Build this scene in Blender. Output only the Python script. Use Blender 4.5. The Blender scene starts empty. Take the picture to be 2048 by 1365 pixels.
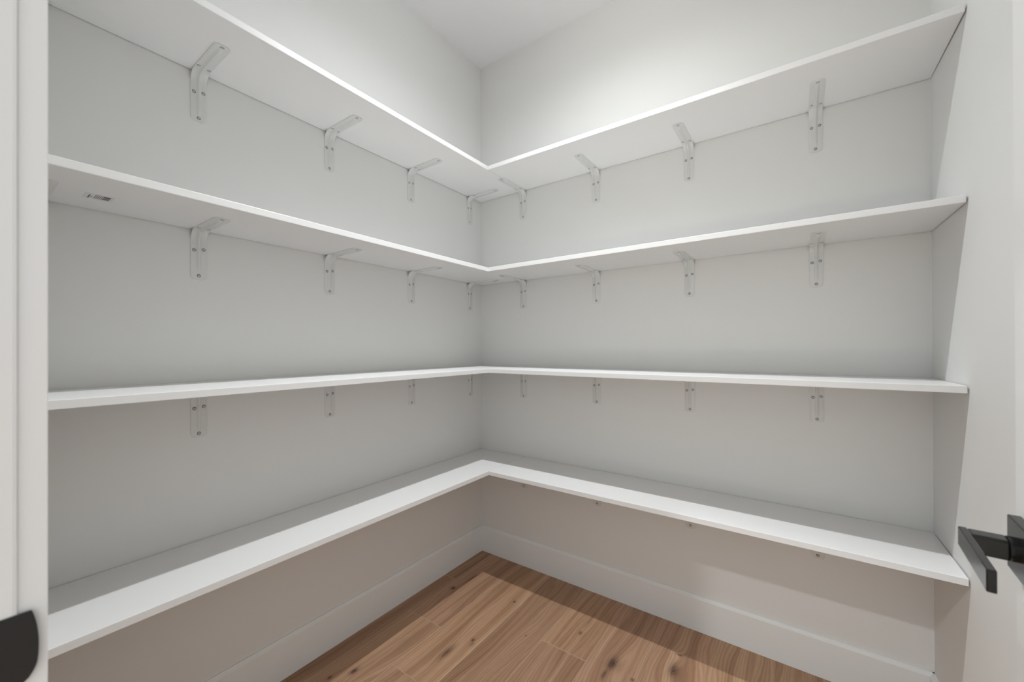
import bpy, bmesh, math, random
from mathutils import Matrix, Vector

S = bpy.context.scene
COL = S.collection

# ------------------------------------------------------------------ camera
F_PX = 790.907
CAM = Vector((1.5029, -1.7559, 1.1662))
YAW, PITCH, ROLL = 0.6029, 0.0029, -0.0034
fw = Vector((-math.sin(YAW)*math.cos(PITCH), math.cos(YAW)*math.cos(PITCH), math.sin(PITCH)))
rt = Vector((math.cos(YAW), math.sin(YAW), 0))
up = rt.cross(fw)
r2 = rt*math.cos(ROLL) + up*math.sin(ROLL)
u2 = -rt*math.sin(ROLL) + up*math.cos(ROLL)
cd = bpy.data.cameras.new('camera')
cam = bpy.data.objects.new('camera', cd); COL.objects.link(cam)
cam.matrix_world = Matrix(((r2.x, u2.x, -fw.x, CAM.x), (r2.y, u2.y, -fw.y, CAM.y), (r2.z, u2.z, -fw.z, CAM.z), (0, 0, 0, 1)))
cd.sensor_fit = 'HORIZONTAL'; cd.sensor_width = 36.0
cd.lens = F_PX*36.0/2048
cd.shift_x = -21.923/2048
cd.shift_y = 11.3619/2048
cd.clip_start = 0.01
cd.dof.use_dof = True; cd.dof.focus_distance = 2.2; cd.dof.aperture_fstop = 6.0
S.camera = cam

# ------------------------------------------------------------------ world, lights, exposure
w = bpy.data.worlds.new('world'); S.world = w; w.use_nodes = True
bgn = w.node_tree.nodes['Background']
bgn.inputs[0].default_value = (0.95, 0.98, 1.0, 1); bgn.inputs[1].default_value = 1.4

def spot(name, loc, watts, size, blend, radius, col=(0.955, 0.99, 1.0)):
    d = bpy.data.lights.new(name, 'SPOT'); d.energy = watts; d.spot_size = math.radians(size)
    d.spot_blend = blend; d.shadow_soft_size = radius; d.color = col
    o = bpy.data.objects.new(name, d); COL.objects.link(o); o.location = loc
    return o

H = 2.787                                   # ceiling height
LAMP = (0.87, -0.79)                        # pantry downlight
# one recessed downlight: tight beam, wide spill and the glow of its lens
spot('pantry_downlight_beam', (LAMP[0], LAMP[1], 2.735), 82, 101, 1.0, 0.016)
spot('pantry_downlight_spill', (LAMP[0], LAMP[1], 2.735), 20, 160, 0.75, 0.016)
_d = bpy.data.lights.new('pantry_downlight_glow', 'POINT'); _d.energy = 2.7; _d.color = (0.955, 0.99, 1.0); _d.shadow_soft_size = 0.03
_o = bpy.data.objects.new('pantry_downlight_glow', _d); COL.objects.link(_o); _o.location = (LAMP[0], LAMP[1], 2.70)
# hall beyond the doorway: a downlight and a pool of daylight on its floor
spot('hall_downlight_beam', (0.92, -2.62, 2.76), 85, 140, 0.7, 0.03)
spot('hall_daylight_pool', (1.45, -4.0, 2.76), 15000, 24, 0.2, 0.05, (0.50, 0.78, 1.0))

vs = S.view_settings
vs.view_transform = 'Standard'; vs.look = 'None'; vs.gamma = 1.0; vs.exposure = 0.02
vs.use_curve_mapping = False

# ------------------------------------------------------------------ materials
def mat(name):
    m = bpy.data.materials.new(name); m.use_nodes = True
    nt = m.node_tree; b = nt.nodes['Principled BSDF']
    return m, nt, b

def paint(name, col, rough, bump=0.0, scale=400.0, var=0.012, spec=0.5):
    m, nt, b = mat(name)
    N, L = nt.nodes, nt.links
    geo = N.new('ShaderNodeNewGeometry')
    n = N.new('ShaderNodeTexNoise'); n.inputs['Scale'].default_value = 3.0; n.inputs['Detail'].default_value = 3
    L.new(geo.outputs['Position'], n.inputs['Vector'])
    mx = N.new('ShaderNodeMix'); mx.data_type = 'RGBA'
    mx.inputs[6].default_value = tuple(c*(1-var) for c in col)+(1,)
    mx.inputs[7].default_value = tuple(min(1, c*(1+var)) for c in col)+(1,)
    L.new(n.outputs['Fac'], mx.inputs[0]); L.new(mx.outputs[2], b.inputs['Base Color'])
    b.inputs['Roughness'].default_value = rough
    b.inputs['Specular IOR Level'].default_value = spec
    if bump > 0:
        n2 = N.new('ShaderNodeTexNoise'); n2.inputs['Scale'].default_value = scale; n2.inputs['Detail'].default_value = 2
        L.new(geo.outputs['Position'], n2.inputs['Vector'])
        bp = N.new('ShaderNodeBump'); bp.inputs['Strength'].default_value = bump; bp.inputs['Distance'].default_value = 0.0006
        L.new(n2.outputs['Fac'], bp.inputs['Height']); L.new(bp.outputs['Normal'], b.inputs['Normal'])
    return m

M_WALL = paint('greige_wall_paint', (0.81, 0.81, 0.795), 0.6, 0.12, 300, spec=0.3)
M_CEIL = paint('white_ceiling_paint', (0.90, 0.90, 0.91), 0.8)
M_TRIM = paint('white_trim_paint', (0.76, 0.765, 0.76), 0.35)
M_BASE = paint('white_trim_paint_lightened', (0.87, 0.885, 0.88), 0.35)  # same paint as the trim, its colour lightened to offset dim light low down
M_DOOR = paint('white_door_paint', (0.79, 0.79, 0.775), 0.35)
M_SHELF = paint('white_melamine', (0.875, 0.875, 0.875), 0.38, var=0.004)
M_BRACKET = paint('grey_white_powder_coat', (0.745, 0.75, 0.735), 0.24)
M_BLACK = paint('satin_black_metal', (0.008, 0.008, 0.008), 0.16, 0.0, 900, spec=0.3)
M_STRIKE = paint('bronze_black_metal', (0.020, 0.019, 0.018), 0.5, 0.05, 900, spec=0.3)
M_STICK = paint('sticker_paper', (0.78, 0.78, 0.77), 0.4)
M_INK = paint('sticker_ink', (0.10, 0.10, 0.10), 0.5)
M_LAMP_TRIM = paint('downlight_trim_white', (0.8, 0.8, 0.8), 0.5)
M_SCREW, _, _b = mat('zinc_screw')
_b.inputs['Base Color'].default_value = (0.62, 0.62, 0.61, 1); _b.inputs['Metallic'].default_value = 0.9; _b.inputs['Roughness'].default_value = 0.32
M_RECESS_SHADE, _, _b = mat('recess_and_screw_ring_shade')
_b.inputs['Base Color'].default_value = (0.06, 0.06, 0.06, 1); _b.inputs['Roughness'].default_value = 0.6
M_LENS, _, _b = mat('downlight_lens')
_b.inputs['Emission Color'].default_value = (1, 0.97, 0.92, 1); _b.inputs['Emission Strength'].default_value = 6.0

# knots seen in the boards: x, y, radius across, radius along, darkness
KNOTS = [(0.129, -0.366, 0.010, 0.012, 0.9), (0.150, -0.262, 0.007, 0.040, 0.45),
         (0.185, -0.925, 0.010, 0.017, 0.9), (0.140, -0.99, 0.006, 0.010, 0.8),
         (0.398, -0.674, 0.013, 0.040, 0.65), (0.4387, -0.5686, 0.007, 0.010, 0.75),
         (0.450, -0.585, 0.009, 0.014, 0.35), (0.4367, -0.2827, 0.006, 0.007, 0.95),
         (0.943, -0.367, 0.019, 0.036, 0.8), (0.935, -0.43, 0.008, 0.03, 0.6),
         (1.136, -0.273, 0.016, 0.034, 0.7), (1.137, -0.185, 0.012, 0.005, 0.75),
         (1.028, -0.396, 0.007, 0.008, 0.7), (0.775, -0.292, 0.007, 0.012, 0.65), (0.778, -0.20, 0.005, 0.060, 0.35),
         (0.60, -0.43, 0.004, 0.006, 0.6)]

def wood(name, edge=False):
    m, nt, b = mat(name)
    N, L = nt.nodes, nt.links
    def math_(op, a, c=None, clamp=False):
        n = N.new('ShaderNodeMath'); n.operation = op; n.use_clamp = clamp
        for i, v in enumerate((a, c)):
            if v is None: continue
            if isinstance(v, (int, float)): n.inputs[i].default_value = v
            else: L.new(v, n.inputs[i])
        return n.outputs[0]
    geo = N.new('ShaderNodeNewGeometry'); sep = N.new('ShaderNodeSeparateXYZ'); L.new(geo.outputs['Position'], sep.inputs[0])
    X, Y = sep.outputs[0], sep.outputs[1]
    oi = N.new('ShaderNodeObjectInfo'); oc = N.new('ShaderNodeSeparateColor'); L.new(oi.outputs['Color'], oc.inputs[0])
    tone, seed, hue = oc.outputs[0], oc.outputs[1], oc.outputs[2]
    # knot masks
    knot = None; push = None
    for (kx, ky, rx, ry, dk) in KNOTS:
        dx = math_('MULTIPLY', math_('SUBTRACT', X, kx), 1/rx); dy = math_('MULTIPLY', math_('SUBTRACT', Y, ky), 1/ry)
        d2 = math_('ADD', math_('MULTIPLY', dx, dx), math_('MULTIPLY', dy, dy))
        k = math_('MULTIPLY', math_('POWER', 2.718, math_('MULTIPLY', d2, -1.1)), dk)
        p = math_('DIVIDE', rx*0.9, math_('ADD', math_('MULTIPLY', d2, 0.25), 1.0))
        knot = k if knot is None else math_('MAXIMUM', knot, k)
        push = p if push is None else math_('ADD', push, p)
    kn = N.new('ShaderNodeTexNoise'); kn.inputs['Scale'].default_value = 160.0; kn.inputs['Detail'].default_value = 3; L.new(geo.outputs['Position'], kn.inputs['Vector'])
    knot = math_('MULTIPLY', knot, math_('ADD', math_('MULTIPLY', kn.outputs['Fac'], 1.5), 0.35))
    # slow wander of the grain, different in every board
    cmb = N.new('ShaderNodeCombineXYZ')
    L.new(math_('MULTIPLY', X, 5.0), cmb.inputs[0]); L.new(math_('MULTIPLY', Y, 0.75), cmb.inputs[1]); L.new(math_('MULTIPLY', seed, 37.0), cmb.inputs[2])
    nz = N.new('ShaderNodeTexNoise'); nz.inputs['Scale'].default_value = 1.6; nz.inputs['Detail'].default_value = 2; L.new(cmb.outputs[0], nz.inputs['Vector'])
    warp = math_('ADD', math_('MULTIPLY', nz.outputs['Fac'], 0.15), push)
    u = math_('ADD', X, warp)
    ring = math_('SINE', math_('MULTIPLY', u, 520.0))
    ring = math_('ADD', math_('MULTIPLY', ring, 0.5), 0.5)
    # bands of earlywood and latewood
    cm2 = N.new('ShaderNodeCombineXYZ')
    L.new(math_('MULTIPLY', u, 30.0), cm2.inputs[0]); L.new(math_('MULTIPLY', Y, 0.8), cm2.inputs[1]); L.new(math_('MULTIPLY', seed, 91.0), cm2.inputs[2])
    nb = N.new('ShaderNodeTexNoise'); nb.inputs['Scale'].default_value = 1.0; nb.inputs['Detail'].default_value = 4; L.new(cm2.outputs[0], nb.inputs['Vector'])
    # fine pores
    cm3 = N.new('ShaderNodeCombineXYZ')
    L.new(math_('MULTIPLY', X, 900.0), cm3.inputs[0]); L.new(math_('MULTIPLY', Y, 28.0), cm3.inputs[1]); L.new(seed, cm3.inputs[2])
    nf = N.new('ShaderNodeTexNoise'); nf.inputs['Scale'].default_value = 1.0; nf.inputs['Detail'].default_value = 3; L.new(cm3.outputs[0], nf.inputs['Vector'])
    cr = N.new('ShaderNodeValToRGB'); L.new(nb.outputs['Fac'], cr.inputs[0])
    e = cr.color_ramp.elements
    e[0].position = 0.28; e[0].color = (0.300, 0.170, 0.098, 1)
    e[1].position = 0.72; e[1].color = (0.525, 0.345, 0.225, 1)
    el = cr.color_ramp.elements.new(0.5); el.color = (0.425, 0.260, 0.163, 1)
    grain = math_('ADD', math_('MULTIPLY', ring, 0.19), math_('MULTIPLY', nf.outputs['Fac'], 0.42))
    f = math_('ADD', grain, 0.68)
    f = math_('MULTIPLY', f, math_('ADD', math_('MULTIPLY', tone, 0.6), 0.7))
    mul = N.new('ShaderNodeVectorMath'); mul.operation = 'SCALE'; L.new(cr.outputs[0], mul.inputs[0]); L.new(f, mul.inputs['Scale'])
    # boards differ from pinkish to yellowish
    hx = N.new('ShaderNodeMix'); hx.data_type = 'RGBA'; L.new(hue, hx.inputs[0])
    hx.inputs[6].default_value = (1.0, 0.96, 0.97, 1); hx.inputs[7].default_value = (1.0, 0.985, 0.93, 1)
    hm = N.new('ShaderNodeVectorMath'); hm.operation = 'MULTIPLY'; L.new(mul.outputs[0], hm.inputs[0]); L.new(hx.outputs[2], hm.inputs[1])
    km = N.new('ShaderNodeMix'); km.data_type = 'RGBA'; L.new(math_('MINIMUM', knot, 0.95), km.inputs[0])
    L.new(hm.outputs[0], km.inputs[6]); km.inputs[7].default_value = (0.045, 0.022, 0.018, 1)
    if edge:
        b.inputs['Base Color'].default_value = (0.60, 0.42, 0.29, 1)
    else:
        L.new(km.outputs[2], b.inputs['Base Color'])
    b.inputs['Roughness'].default_value = 0.48
    b.inputs['Specular IOR Level'].default_value = 0.35
    bp = N.new('ShaderNodeBump'); bp.inputs['Strength'].default_value = 0.12; bp.inputs['Distance'].default_value = 0.0008
    L.new(nf.outputs['Fac'], bp.inputs['Height']); L.new(bp.outputs['Normal'], b.inputs['Normal'])
    return m
M_WOOD = wood('oak_plank')
M_WEDGE = wood('oak_plank_eased_edge', True)

# ------------------------------------------------------------------ helpers
def add_box(bm, x0, x1, y0, y1, z0, z1):
    v = [bm.verts.new(p) for p in ((x0,y0,z0),(x1,y0,z0),(x1,y1,z0),(x0,y1,z0),(x0,y0,z1),(x1,y0,z1),(x1,y1,z1),(x0,y1,z1))]
    for q in ((0,3,2,1),(4,5,6,7),(0,1,5,4),(1,2,6,5),(2,3,7,6),(3,0,4,7)):
        bm.faces.new([v[i] for i in q])
def add_prism(bm, pts, axis, a, b):
    """extrude a 2-D outline (counter-clockwise) along axis from a to b"""
    def P(p, t):
        return {'x': (t, p[0], p[1]), 'y': (p[0], t, p[1]), 'z': (p[0], p[1], t)}[axis]
    A = [bm.verts.new(P(p, a)) for p in pts]; B = [bm.verts.new(P(p, b)) for p in pts]
    n = len(pts)
    bm.faces.new(A); bm.faces.new(B)
    for i in range(n):
        bm.faces.new((A[i], A[(i+1) % n], B[(i+1) % n], B[i]))
def finish(bm, bevel=0.0, seg=2):
    bmesh.ops.recalc_face_normals(bm, faces=bm.faces)
    if bevel > 0:
        ed = [e for e in bm.edges if len(e.link_faces) == 2 and e.calc_face_angle() > 0.5]
        bmesh.ops.bevel(bm, geom=ed, offset=bevel, segments=seg, affect='EDGES', profile=0.5)
        bmesh.ops.recalc_face_normals(bm, faces=bm.faces)
def to_mesh(name, bm, m, smooth=False):
    me = bpy.data.meshes.new(name); bm.to_mesh(me); bm.free()
    for mm in (m if isinstance(m, (list, tuple)) else [m]): me.materials.append(mm)
    if smooth:
        for p in me.polygons: p.use_smooth = True
    return me
def link(name, me, parent=None, loc=None, rot=None):
    o = bpy.data.objects.new(name, me); COL.objects.link(o); o.parent = parent
    if loc is not None: o.location = loc
    if rot is not None: o.rotation_euler = rot
    return o
def obj(name, bm, m, parent=None, bevel=0.0, seg=2, smooth=False, **k):
    finish(bm, bevel, seg)
    return link(name, to_mesh(name, bm, m, smooth), parent, **k)
def boxo(name, b, m, parent=None, bevel=0.0, **k):
    bm = bmesh.new(); add_box(bm, *b); return obj(name, bm, m, parent, bevel, **k)
def tag(o, label, cat, group=None, kind=None):
    o['label'] = label; o['category'] = cat
    if group: o['group'] = group
    if kind: o['kind'] = kind
    return o
def empty(name, loc=(0, 0, 0), rz=0.0):
    o = bpy.data.objects.new(name, None); COL.objects.link(o); o.location = loc; o.rotation_euler = (0, 0, rz)
    o.empty_display_size = 0.05
    return o
def disc_prism(bm, cx, cy, r, z0, z1, n=24):
    add_prism(bm, [(cx+r*math.cos(2*math.pi*i/n), cy+r*math.sin(2*math.pi*i/n)) for i in range(n)], 'z', z0, z1)

# ------------------------------------------------------------------ room shell
W = 1.859                                   # width of the far wall
SK = 0.013                                  # the door-side wall runs slightly out of square
YF = -1.7244                                # pantry face of the front wall
YH = -1.84                                  # hall face of the front wall
def wx(y): return W - SK*y                  # face of the door-side wall at y
JL, JR, JT = 0.995, 1.727, 2.05             # door opening between the jambs

tag(boxo('wall_left', (-0.11, 0, YH, 0.0, -0.06, H), M_WALL), 'greige painted side wall carrying shelves opposite the open door', 'wall', kind='structure')
tag(boxo('wall_back', (-0.11, W+0.12, 0, 0.11, -0.06, H), M_WALL), 'greige painted wall carrying shelves and facing the doorway', 'wall', kind='structure')
bm = bmesh.new(); add_prism(bm, [(wx(0), 0), (wx(YH), YH), (wx(YH)+0.11, YH), (wx(0)+0.11, 0)], 'z', -0.06, H)
tag(obj('wall_right', bm, M_WALL), 'greige painted side wall without shelves behind the open door', 'wall', kind='structure')
bm = bmesh.new()
add_box(bm, 0, JL-0.02, YH, YF, -0.06, H); add_box(bm, JR+0.02, wx(YH)-0.001, YH, YF, -0.06, H); add_box(bm, JL-0.02, JR+0.02, YH, YF, JT+0.02, H)
tag(obj('wall_front', bm, M_WALL), 'greige painted wall with the doorway cut through it', 'wall', kind='structure')
bm = bmesh.new(); add_box(bm, -0.11, W+0.14, YH, 0.11, H, H+0.1)
tag(obj('ceiling', bm, M_CEIL), 'plain white painted ceiling above the pantry', 'ceiling', kind='structure')

# floor: subfloor and individual oak boards
bm = bmesh.new(); add_box(bm, -0.1, W+0.12, -1.86, 0.1, -0.06, -0.014); add_box(bm, -1.6, 3.6, -5.6, -1.86, -0.06, 0.0)
floor = tag(obj('floor', bm, M_WOOD), 'brown knotty oak plank floor', 'floor', kind='structure')
floor.color = (0.55, 0.3, 0.5, 1)
PW = 0.1929
def plank_mesh(x0, x1, y0, y1):
    bm = bmesh.new(); g = 0.0003; c = 0.0012
    xa, xb, ya, yb = x0+g, x1-g, y0+g, y1-g
    lo = [bm.verts.new((x, y, -0.014)) for x, y in ((xa, ya), (xb, ya), (xb, yb), (xa, yb))]
    mi = [bm.verts.new((x, y, -0.0006)) for x, y in ((xa, ya), (xb, ya), (xb, yb), (xa, yb))]
    tp = [bm.verts.new((x, y, 0.0)) for x, y in ((xa+c, ya+c), (xb-c, ya+c), (xb-c, yb-c), (xa+c, yb-c))]
    bm.faces.new(tp)
    for i in range(4):
        j = (i+1) % 4
        f1 = bm.faces.new((mi[i], mi[j], tp[j], tp[i])); f1.material_index = 1
        bm.faces.new((lo[i], lo[j], mi[j], mi[i]))
    bmesh.ops.recalc_face_normals(bm, faces=bm.faces)
    return to_mesh('plank', bm, [M_WOOD, M_WEDGE])
rows = {-1: [-0.3055], 0: [-0.590], 1: [-0.828], 2: [-1.62], 3: [-0.4135], 4: [-1.35], 5: [-1.05], 6: [-0.72], 7: [-1.25], 8: [-0.5], 9: [-0.95]}
tones = {(-1, 0): (.40, .6), (-1, 1): (.42, .2), (0, 0): (.45, .0), (0, 1): (.50, .55), (1, 0): (.66, .7), (1, 1): (.50, .2), (2, 0): (.38, .45), (2, 1): (.45, .5),
         (3, 0): (.62, .65), (3, 1): (.42, .1), (4, 0): (.50, .1), (5, 0): (.60, .3), (6, 0): (.55, .9), (7, 0): (.45, .6), (8, 0): (.4, .4)}
rnd = random.Random(7)
for k, cuts in rows.items():
    x0 = max(0.001, 0.0862+k*PW); x1 = min(0.0862+(k+1)*PW, W+0.03)
    if x1-x0 < 0.01: continue
    ys = [-0.001]+cuts+[-1.86]
    for i in range(len(ys)-1):
        o = link('plank', plank_mesh(x0, x1, ys[i+1], ys[i]), floor)
        t, h = tones.get((k, i), (rnd.uniform(.4, .6), rnd.random()))
        o.color = (t, rnd.random(), h, 1)

# baseboards: flat board with a chamfer and a thin lip at the top
BB = [(0, 0.0), (0.014, 0.0), (0.014, 0.1315), (0.0065, 0.1385), (0.0055, 0.1415), (0, 0.1415)]
bm = bmesh.new(); add_prism(bm, [(p[0], p[1]) for p in BB], 'y', YF+0.001, -0.0003)
tag(obj('baseboard_left', bm, M_BASE), 'white painted baseboard under the shelves of the side wall', 'baseboard', kind='structure')
bm = bmesh.new(); add_prism(bm, [(-p[0], p[1]) for p in BB], 'x', 0.006, W-0.0003)
tag(obj('baseboard_back', bm, M_BASE), 'white painted baseboard along the wall facing the doorway', 'baseboard', kind='structure')
bm = bmesh.new(); add_prism(bm, [(-p[0], p[1]) for p in BB], 'y', YF+0.02, -0.0003)
for v in bm.verts: v.co.x += wx(v.co.y)
tag(obj('baseboard_right', bm, M_BASE), 'white painted baseboard on the wall behind the open door', 'baseboard', kind='structure')
bm = bmesh.new(); add_prism(bm, [(YF+p[0], p[1]) for p in BB], 'x', 0.015, JL-0.10)
tag(obj('baseboard_front', bm, M_BASE), 'white painted baseboard beside the door casing', 'baseboard', kind='structure')

# ------------------------------------------------------------------ door frame
frame = tag(empty('trim_1', ((JL+JR)/2, YF, 0)), 'white painted door frame with casing and a black strike plate', 'door frame', kind='structure')
def fpart(name, b, m=M_TRIM, bevel=0.0015):
    ox, oy = (JL+JR)/2, YF
    return boxo(name, (b[0]-ox, b[1]-ox, b[2]-oy, b[3]-oy, b[4], b[5]), m, frame, bevel)
jamb = fpart('jamb', (JL-0.02, JL, YH, YF, 0, JT), bevel=0.0030)
fpart('jamb', (JR, JR+0.02, YH, YF, 0, JT))
fpart('head_jamb', (JL-0.02, JR+0.02, YH, YF, JT, JT+0.02))
fpart('door_stop', (JL, JL+0.011, YF-0.075, YF-0.040, 0, JT))
fpart('door_stop', (JR-0.011, JR, YF-0.075, YF-0.040, 0, JT))
fpart('door_stop', (JL+0.011, JR-0.011, YF-0.075, YF-0.040, JT-0.011, JT))
CT = 0.0154; CW = 0.089
fpart('casing', (JL-0.003-CW, JL-0.003, YF-0.003, YF+CT, 0, JT+0.005), bevel=0.0008)
fpart('casing', (JR+0.003, JR+0.003+CW, YF, YF+CT, 0, JT+0.005), bevel=0.001)
fpart('head_casing', (JL-0.003-CW, JR+0.003+CW, YF, YF+CT, JT+0.005, JT+0.005+CW), bevel=0.001)
for s0, s1, n in ((JL-0.003-CW, JL-0.003, 0), (JR+0.003, JR+0.003+CW, 0), (JL-0.003-CW, JR+0.003+CW, 1)):
    fpart('head_casing' if n else 'casing', (s0, s1, YH-CT, YH, JT+0.005 if n else 0, JT+0.005+CW if n else JT+0.005), bevel=0.001)
# strike plate with a full curved lip that runs past the jamb edge over the casing
ZS = 0.9275; hh = 0.0288
out = [(-1.762, -hh), (-1.7245, -hh)]
n = 16
for i in range(1, n):
    t = -1+2*i/n; q = max(0.0, -t-0.45)/0.55
    out.append((-1.7173+0.0031*(1-t*t)**0.9-0.0045*q*q, t*(hh-0.0016)))
for i in range(0, 3): out.append((-1.7189+0.0016*math.cos(i*math.pi/6), hh-0.0016+0.0016*math.sin(i*math.pi/6)))
out += [(-1.7189, hh), (-1.762, hh)]
bm = bmesh.new(); add_prism(bm, [(y-YF, ZS+z) for y, z in out], 'x', JL-(JL+JR)/2-0.0002, JL-(JL+JR)/2+0.0016)
strike = obj('strike_plate', bm, M_STRIKE, frame); strike['label'] = 'black strike plate with curved lip'
bm = bmesh.new(); add_box(bm, JL-(JL+JR)/2+0.0016, JL-(JL+JR)/2+0.0019, -0.030, -0.012, ZS-0.013, ZS+0.013)
obj('latch_hole', bm, M_RECESS_SHADE, strike)
for zz in (ZS-0.021, ZS+0.021):
    bm = bmesh.new(); n = 16
    add_prism(bm, [(-0.021+0.0035*math.cos(2*math.pi*i/n), zz+0.0035*math.sin(2*math.pi*i/n)) for i in range(n)], 'x', JL-(JL+JR)/2+0.0015, JL-(JL+JR)/2+0.0022)
    obj('screw', bm, M_BLACK, strike)

# ------------------------------------------------------------------ door, open past square
TH = math.radians(4.2); DW = 0.733; DH = 2.03; DT = 0.035
EX, EY = 1.7355, -0.978                      # free edge of the visible face
ux, uy = math.sin(TH), math.cos(TH)
hx, hy = EX-DW*ux, EY-DW*uy
# local frame: +y runs from hinge to free edge, +x points away from the room (thickness)
door = tag(empty('door_1', (hx, hy, 0.012), -TH), 'white panel door standing open against the wall, black lever handle', 'door', kind='structure')
ST = 0.115
boxo('stile', (0, DT, 0, ST, 0, DH), M_DOOR, door, 0.001)
boxo('stile', (0, DT, DW-ST, DW, 0, DH), M_DOOR, door, 0.001)
for z0, z1 in ((0, 0.22), (0.98, 1.10), (DH-ST, DH)):
    boxo('rail', (0, DT, ST, DW-ST, z0, z1), M_DOOR, door, 0.001)
for z0, z1 in ((0.22, 0.98), (1.10, DH-ST)):
    boxo('panel', (0.010, DT-0.010, ST-0.004, DW-ST+0.004, z0-0.004, z1+0.004), M_DOOR, door)
for zz in (0.2, 1.0, 1.8):
    bm = bmesh.new(); disc_prism(bm, DT+0.004, -0.004, 0.006, zz, zz+0.09, 16)
    obj('hinge', bm, M_BLACK, door)
ZH = 0.922-0.012; yc = DW-0.0535
lever = boxo('lever_handle', (-0.0575, -0.0497, yc-0.116, yc+0.0125, ZH-0.0120, ZH+0.0120), M_BLACK, door, 0.0012)
lever['label'] = 'flat black lever handle on a square rose'
boxo('rose', (-0.012, 0.0, yc-0.0325, yc+0.0325, ZH-0.0325, ZH+0.0325), M_BLACK, lever, 0.0012)
boxo('neck', (-0.0505, -0.0175, yc-0.0120, yc+0.0120, ZH-0.0120, ZH+0.0120), M_BLACK, lever, 0.0028)
bm = bmesh.new(); n = 32
add_prism(bm, [(yc+0.0145*math.cos(2*math.pi*i/n), ZH+0.0145*math.sin(2*math.pi*i/n)) for i in range(n)], 'x', -0.0185, -0.0115)
obj('collar', bm, M_BLACK, lever)
boxo('latch_plate', (DT/2-0.0125, DT/2+0.0125, DW-0.0005, DW+0.0012, ZH-0.028, ZH+0.028), M_BLACK, door)

# ------------------------------------------------------------------ shelves
D = 0.3045; T = 0.0192; GAP = 0.0024
ZB = [2.0115, 1.5291, 1.0474, 0.5625]       # undersides, top shelf first
ORD = ['top', 'second', 'third', 'lowest']
LV = ['topmost', 'second from the top', 'third from the top', 'lowest']
shelves_side, shelves_far = [], []
for k, z in enumerate(ZB):
    bm = bmesh.new(); add_box(bm, GAP, D, YF+0.001, -GAP, z, z+T)
    o = tag(obj('wall_shelf', bm, M_SHELF, bevel=0.0013), f'long white shelf board, {LV[k]}, on the side wall opposite the open door', 'shelf', 'shelves on the side wall')
    shelves_side.append(o)
    bm = bmesh.new()
    add_prism(bm, [(D+0.0016, -GAP), (D+0.0016, -D), (wx(-D)-0.0036, -D), (wx(0)-0.0008, -GAP)], 'z', z, z+T)
    o = tag(obj('wall_shelf', bm, M_SHELF, bevel=0.0013), f'white shelf board, {LV[k]}, on the wall facing the doorway', 'shelf', 'shelves on the wall facing the doorway')
    shelves_far.append(o)

# paper sticker left under the second side-wall shelf
zs = ZB[1]
st = boxo('barcode_sticker', (0.110, 0.160, -1.577, -1.529, zs-0.0003, zs+0.0001), M_STICK, shelves_side[1])
st['label'] = 'small white paper sticker with barcode'
bm = bmesh.new()
rows_ = [(-1.5694, -1.5670, .115, .147), (-1.5652, -1.5634, .126, .136)]+[(y, y+0.0014, .119, .153) for y in (-1.5596, -1.5568, -1.5540, -1.5512, -1.5484)]
for y0, y1, x0, x1 in rows_:
    seg = 5; Lx = (x1-x0)/seg
    for i in range(seg): add_box(bm, x0+i*Lx, x0+(i+0.85)*Lx, y0, y1, zs-0.00045, zs-0.00025)
for x0, x1 in ((.121, .1245), (.1252, .1265), (.1275, .131), (.1318, .1330), (.136, .1390), (.1398, .142), (.1430, .1470), (.1478, .152)):
    add_box(bm, x0, x1, -1.5460, -1.5343, zs-0.00045, zs-0.00025)
obj('print', bm, M_INK, st)

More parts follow.
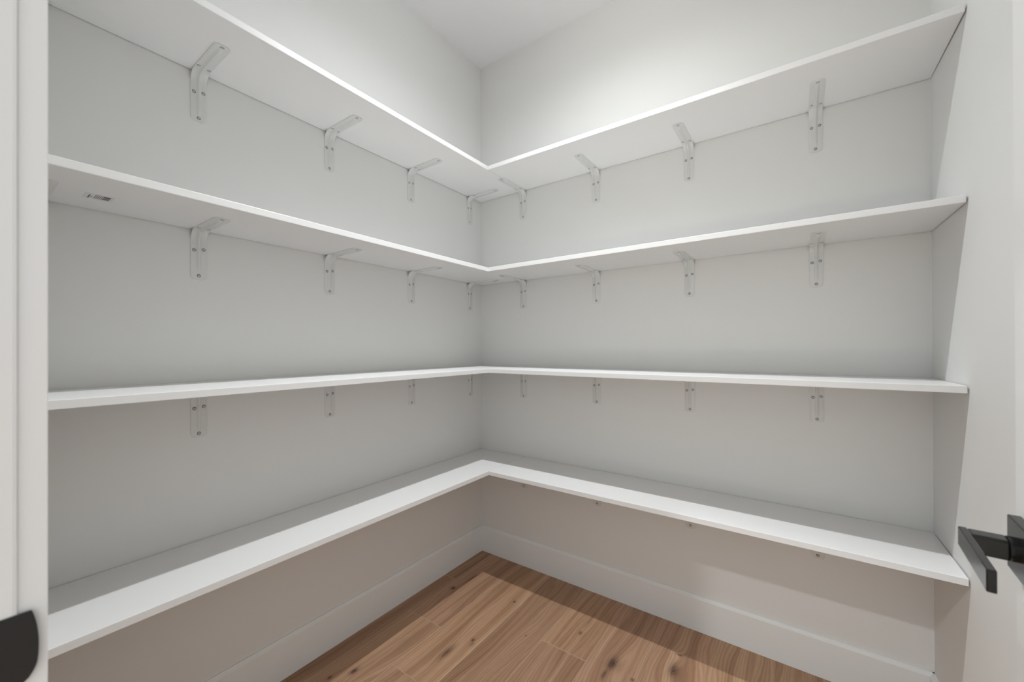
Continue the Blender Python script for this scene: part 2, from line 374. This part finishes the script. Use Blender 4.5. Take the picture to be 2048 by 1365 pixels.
# ------------------------------------------------------------------ shelf brackets
# local frame: wall plane x=0, arm along +x under z=0, leg along -z, width along y
def bracket_mesh():
    R, LA, LL, th = 0.034, 0.197, 0.151, 0.0028
    hw = 0.0200
    path = []                                # (x, z, nx, nz, s) back surface touches shelf / wall, normal to the room side
    def add(x, z, nx, nz): path.append((x, z, nx, nz))
    n1 = 14
    for i in range(n1): add(LA-(LA-R)*i/n1, 0, 0, -1)
    na = 8
    for i in range(na+1):
        a = math.pi/2*i/na                   # centre of bend (R, -R)
        add(R-R*math.sin(a), -R+R*math.cos(a), math.sin(a), -math.cos(a))
    for i in range(1, n1+1): add(0, -R-(LL-R)*i/n1, 1, 0)
    # arc length and width
    s = [0.0]
    for a, b in zip(path, path[1:]): s.append(s[-1]+math.hypot(a[0]-b[0], a[1]-b[1]))
    tot = s[-1]
    extra = [0.0004, 0.0015, 0.0035, 0.0065, 0.010]
    P2 = []
    def at(t):
        for i in range(len(s)-1):
            if s[i] <= t <= s[i+1]+1e-9:
                f = (t-s[i])/(s[i+1]-s[i]); a, b = path[i], path[i+1]
                v = [a[j]+(b[j]-a[j])*f for j in range(4)]; l = math.hypot(v[2], v[3]); return v[0], v[1], v[2]/l, v[3]/l
    ts = sorted(set([0.0, tot]+extra+[tot-e for e in extra]+[t for t in s if 0.012 < t < tot-0.012]))
    # half width: rounded ends with a flat crown
    def half(t):
        e = min(t, tot-t)
        if e < 0.012:
            return hw-0.0135*(1-math.sqrt(max(0, 1-((0.012-e)/0.012)**2)))
        return hw
    def crown(t, q):                         # ends bow outwards a little in the middle
        return 0.0
    offs = [-1, -0.92, -0.55, -0.30, -0.20, -0.07, 0.07, 0.20, 0.30, 0.55, 0.92, 1]
    def ridge(q, t, hwid):
        d = abs(q)*hwid
        e = min(t, tot-t)
        mid = max(0.0, 1-abs(t-(LA-R+0.024))/0.060)
        env = max(0.0, min(1, (e-0.020)/0.012))
        hgt = (0.0044+0.0040*mid)*env
        wdt = 0.0066+0.0022*mid
        if d > wdt: base = 0
        else: base = hgt*(0.5+0.5*math.cos(math.pi*d/wdt))
        return base
    bm = bmesh.new(); rowsF, rowsB = [], []
    for t in ts:
        x, z, nx, nz = at(t); hwid = half(t); rf, rb = [], []
        for q in offs:
            h = th+ridge(q, t, hwid)-(0.0009 if abs(q) == 1 else 0)
            rf.append(bm.verts.new((x+nx*h, q*hwid, z+nz*h)))
            rb.append(bm.verts.new((x, q*hwid, z)))
        rowsF.append(rf); rowsB.append(rb)
    m = len(offs)
    for i in range(len(ts)-1):
        for j in range(m-1):
            bm.faces.new((rowsF[i][j], rowsF[i][j+1], rowsF[i+1][j+1], rowsF[i+1][j]))
            bm.faces.new((rowsB[i][j+1], rowsB[i][j], rowsB[i+1][j], rowsB[i+1][j+1]))
        for j in (0, m-1):
            bm.faces.new((rowsF[i][j], rowsF[i+1][j], rowsB[i+1][j], rowsB[i][j]))
    for i in (0, len(ts)-1):
        for j in range(m-1):
            bm.faces.new((rowsF[i][j], rowsB[i][j], rowsB[i][j+1], rowsF[i][j+1]))
    bmesh.ops.recalc_face_normals(bm, faces=bm.faces)
    for f in bm.faces: f.smooth = True
    for e in bm.edges:
        if len(e.link_faces) == 2 and e.calc_face_angle() > 0.9: e.smooth = False
    return to_mesh('bracket_strip', bm, M_BRACKET)

def screw_mesh():
    bm = bmesh.new(); n = 14
    prof = [(0.0050, 0.0001), (0.0036, 0.0004), (0.0036, 0.0010), (0.0031, 0.0019), (0.0018, 0.0024), (0.0012, 0.0017)]
    R = [[bm.verts.new((r*math.cos(2*math.pi*i/n), r*math.sin(2*math.pi*i/n), z)) for i in range(n)] for r, z in prof]
    for a, b in zip(R, R[1:]):
        for i in range(n):
            f = bm.faces.new((a[i], a[(i+1) % n], b[(i+1) % n], b[i])); f.smooth = True; f.material_index = 1 if a is R[0] else 0  # outermost ring coloured dark as the shadow around the pan head
    f = bm.faces.new(R[-1]); f.material_index = 1
    bmesh.ops.recalc_face_normals(bm, faces=bm.faces)
    return to_mesh('screw', bm, [M_SCREW, M_RECESS_SHADE])

BM_ = bracket_mesh(); SM_ = screw_mesh()
# screw seats: (x, y, z, on which leg)
SEATS = [(0.186, 0.0, -0.0028, 'arm'), (0.048, -0.0125, -0.0028, 'arm'), (0.044, 0.0125, -0.0028, 'arm'),
         (0.0028, -0.0115, -0.062, 'leg'), (0.0028, 0.0115, -0.058, 'leg'), (0.0028, 0.0, -0.139, 'leg')]
def place_bracket(pos, rz, label, group, flip):
    b = link('shelf_bracket', BM_, None, pos, (0, 0, rz))
    tag(b, label, 'bracket', group)
    for (x, y, z, leg) in SEATS:
        rot = (math.pi, 0, 0) if leg == 'arm' else (0, math.pi/2, 0)
        link('screw', SM_, b, (x, y*flip, z), rot)
    return b
ORDN = ['nearest the room corner', 'second from the room corner', 'third from the room corner', 'fourth from the room corner', 'last before the doorway wall']
YS = [-0.0985, -0.5085, -0.9090, -1.3220, -1.641]
XS = [0.2985, 0.7215, 1.1400, 1.5660]
SH = ['under top shelf', 'under second-highest shelf', 'under second-lowest shelf', 'under lowest shelf']
for k, z in enumerate(ZB):
    for i, y in enumerate(YS):
        place_bracket((0, y, z), 0, f'grey bracket on the side wall, {SH[k]}, {ORDN[i]}', 'brackets on the side wall', 1)
    for i, x in enumerate(XS):
        place_bracket((x, 0, z), -math.pi/2, f'grey bracket facing the doorway, {SH[k]}, {ORDN[i]}', 'brackets on the wall facing the doorway', 1)

# ------------------------------------------------------------------ ceiling downlights
def downlight(x, y, label):
    r = tag(empty('recessed_downlight', (x, y, H)), label, 'ceiling light')
    bm = bmesh.new(); n = 40
    prof = [(0.030, -0.001), (0.034, -0.006), (0.060, -0.006), (0.064, -0.003), (0.064, 0.0), (0.030, 0.0)]
    R = [[bm.verts.new((q*math.cos(2*math.pi*i/n), q*math.sin(2*math.pi*i/n), z)) for i in range(n)] for q, z in prof]
    for a, b in zip(R, R[1:]+R[:1]):
        for i in range(n): bm.faces.new((a[i], a[(i+1) % n], b[(i+1) % n], b[i]))
    obj('trim_ring', bm, M_LAMP_TRIM, r)
    bm = bmesh.new(); disc_prism(bm, 0, 0, 0.0305, -0.0025, 0.0, 32)
    obj('lens', bm, M_LENS, r)
downlight(LAMP[0], LAMP[1], 'small round white recessed downlight in the pantry ceiling')
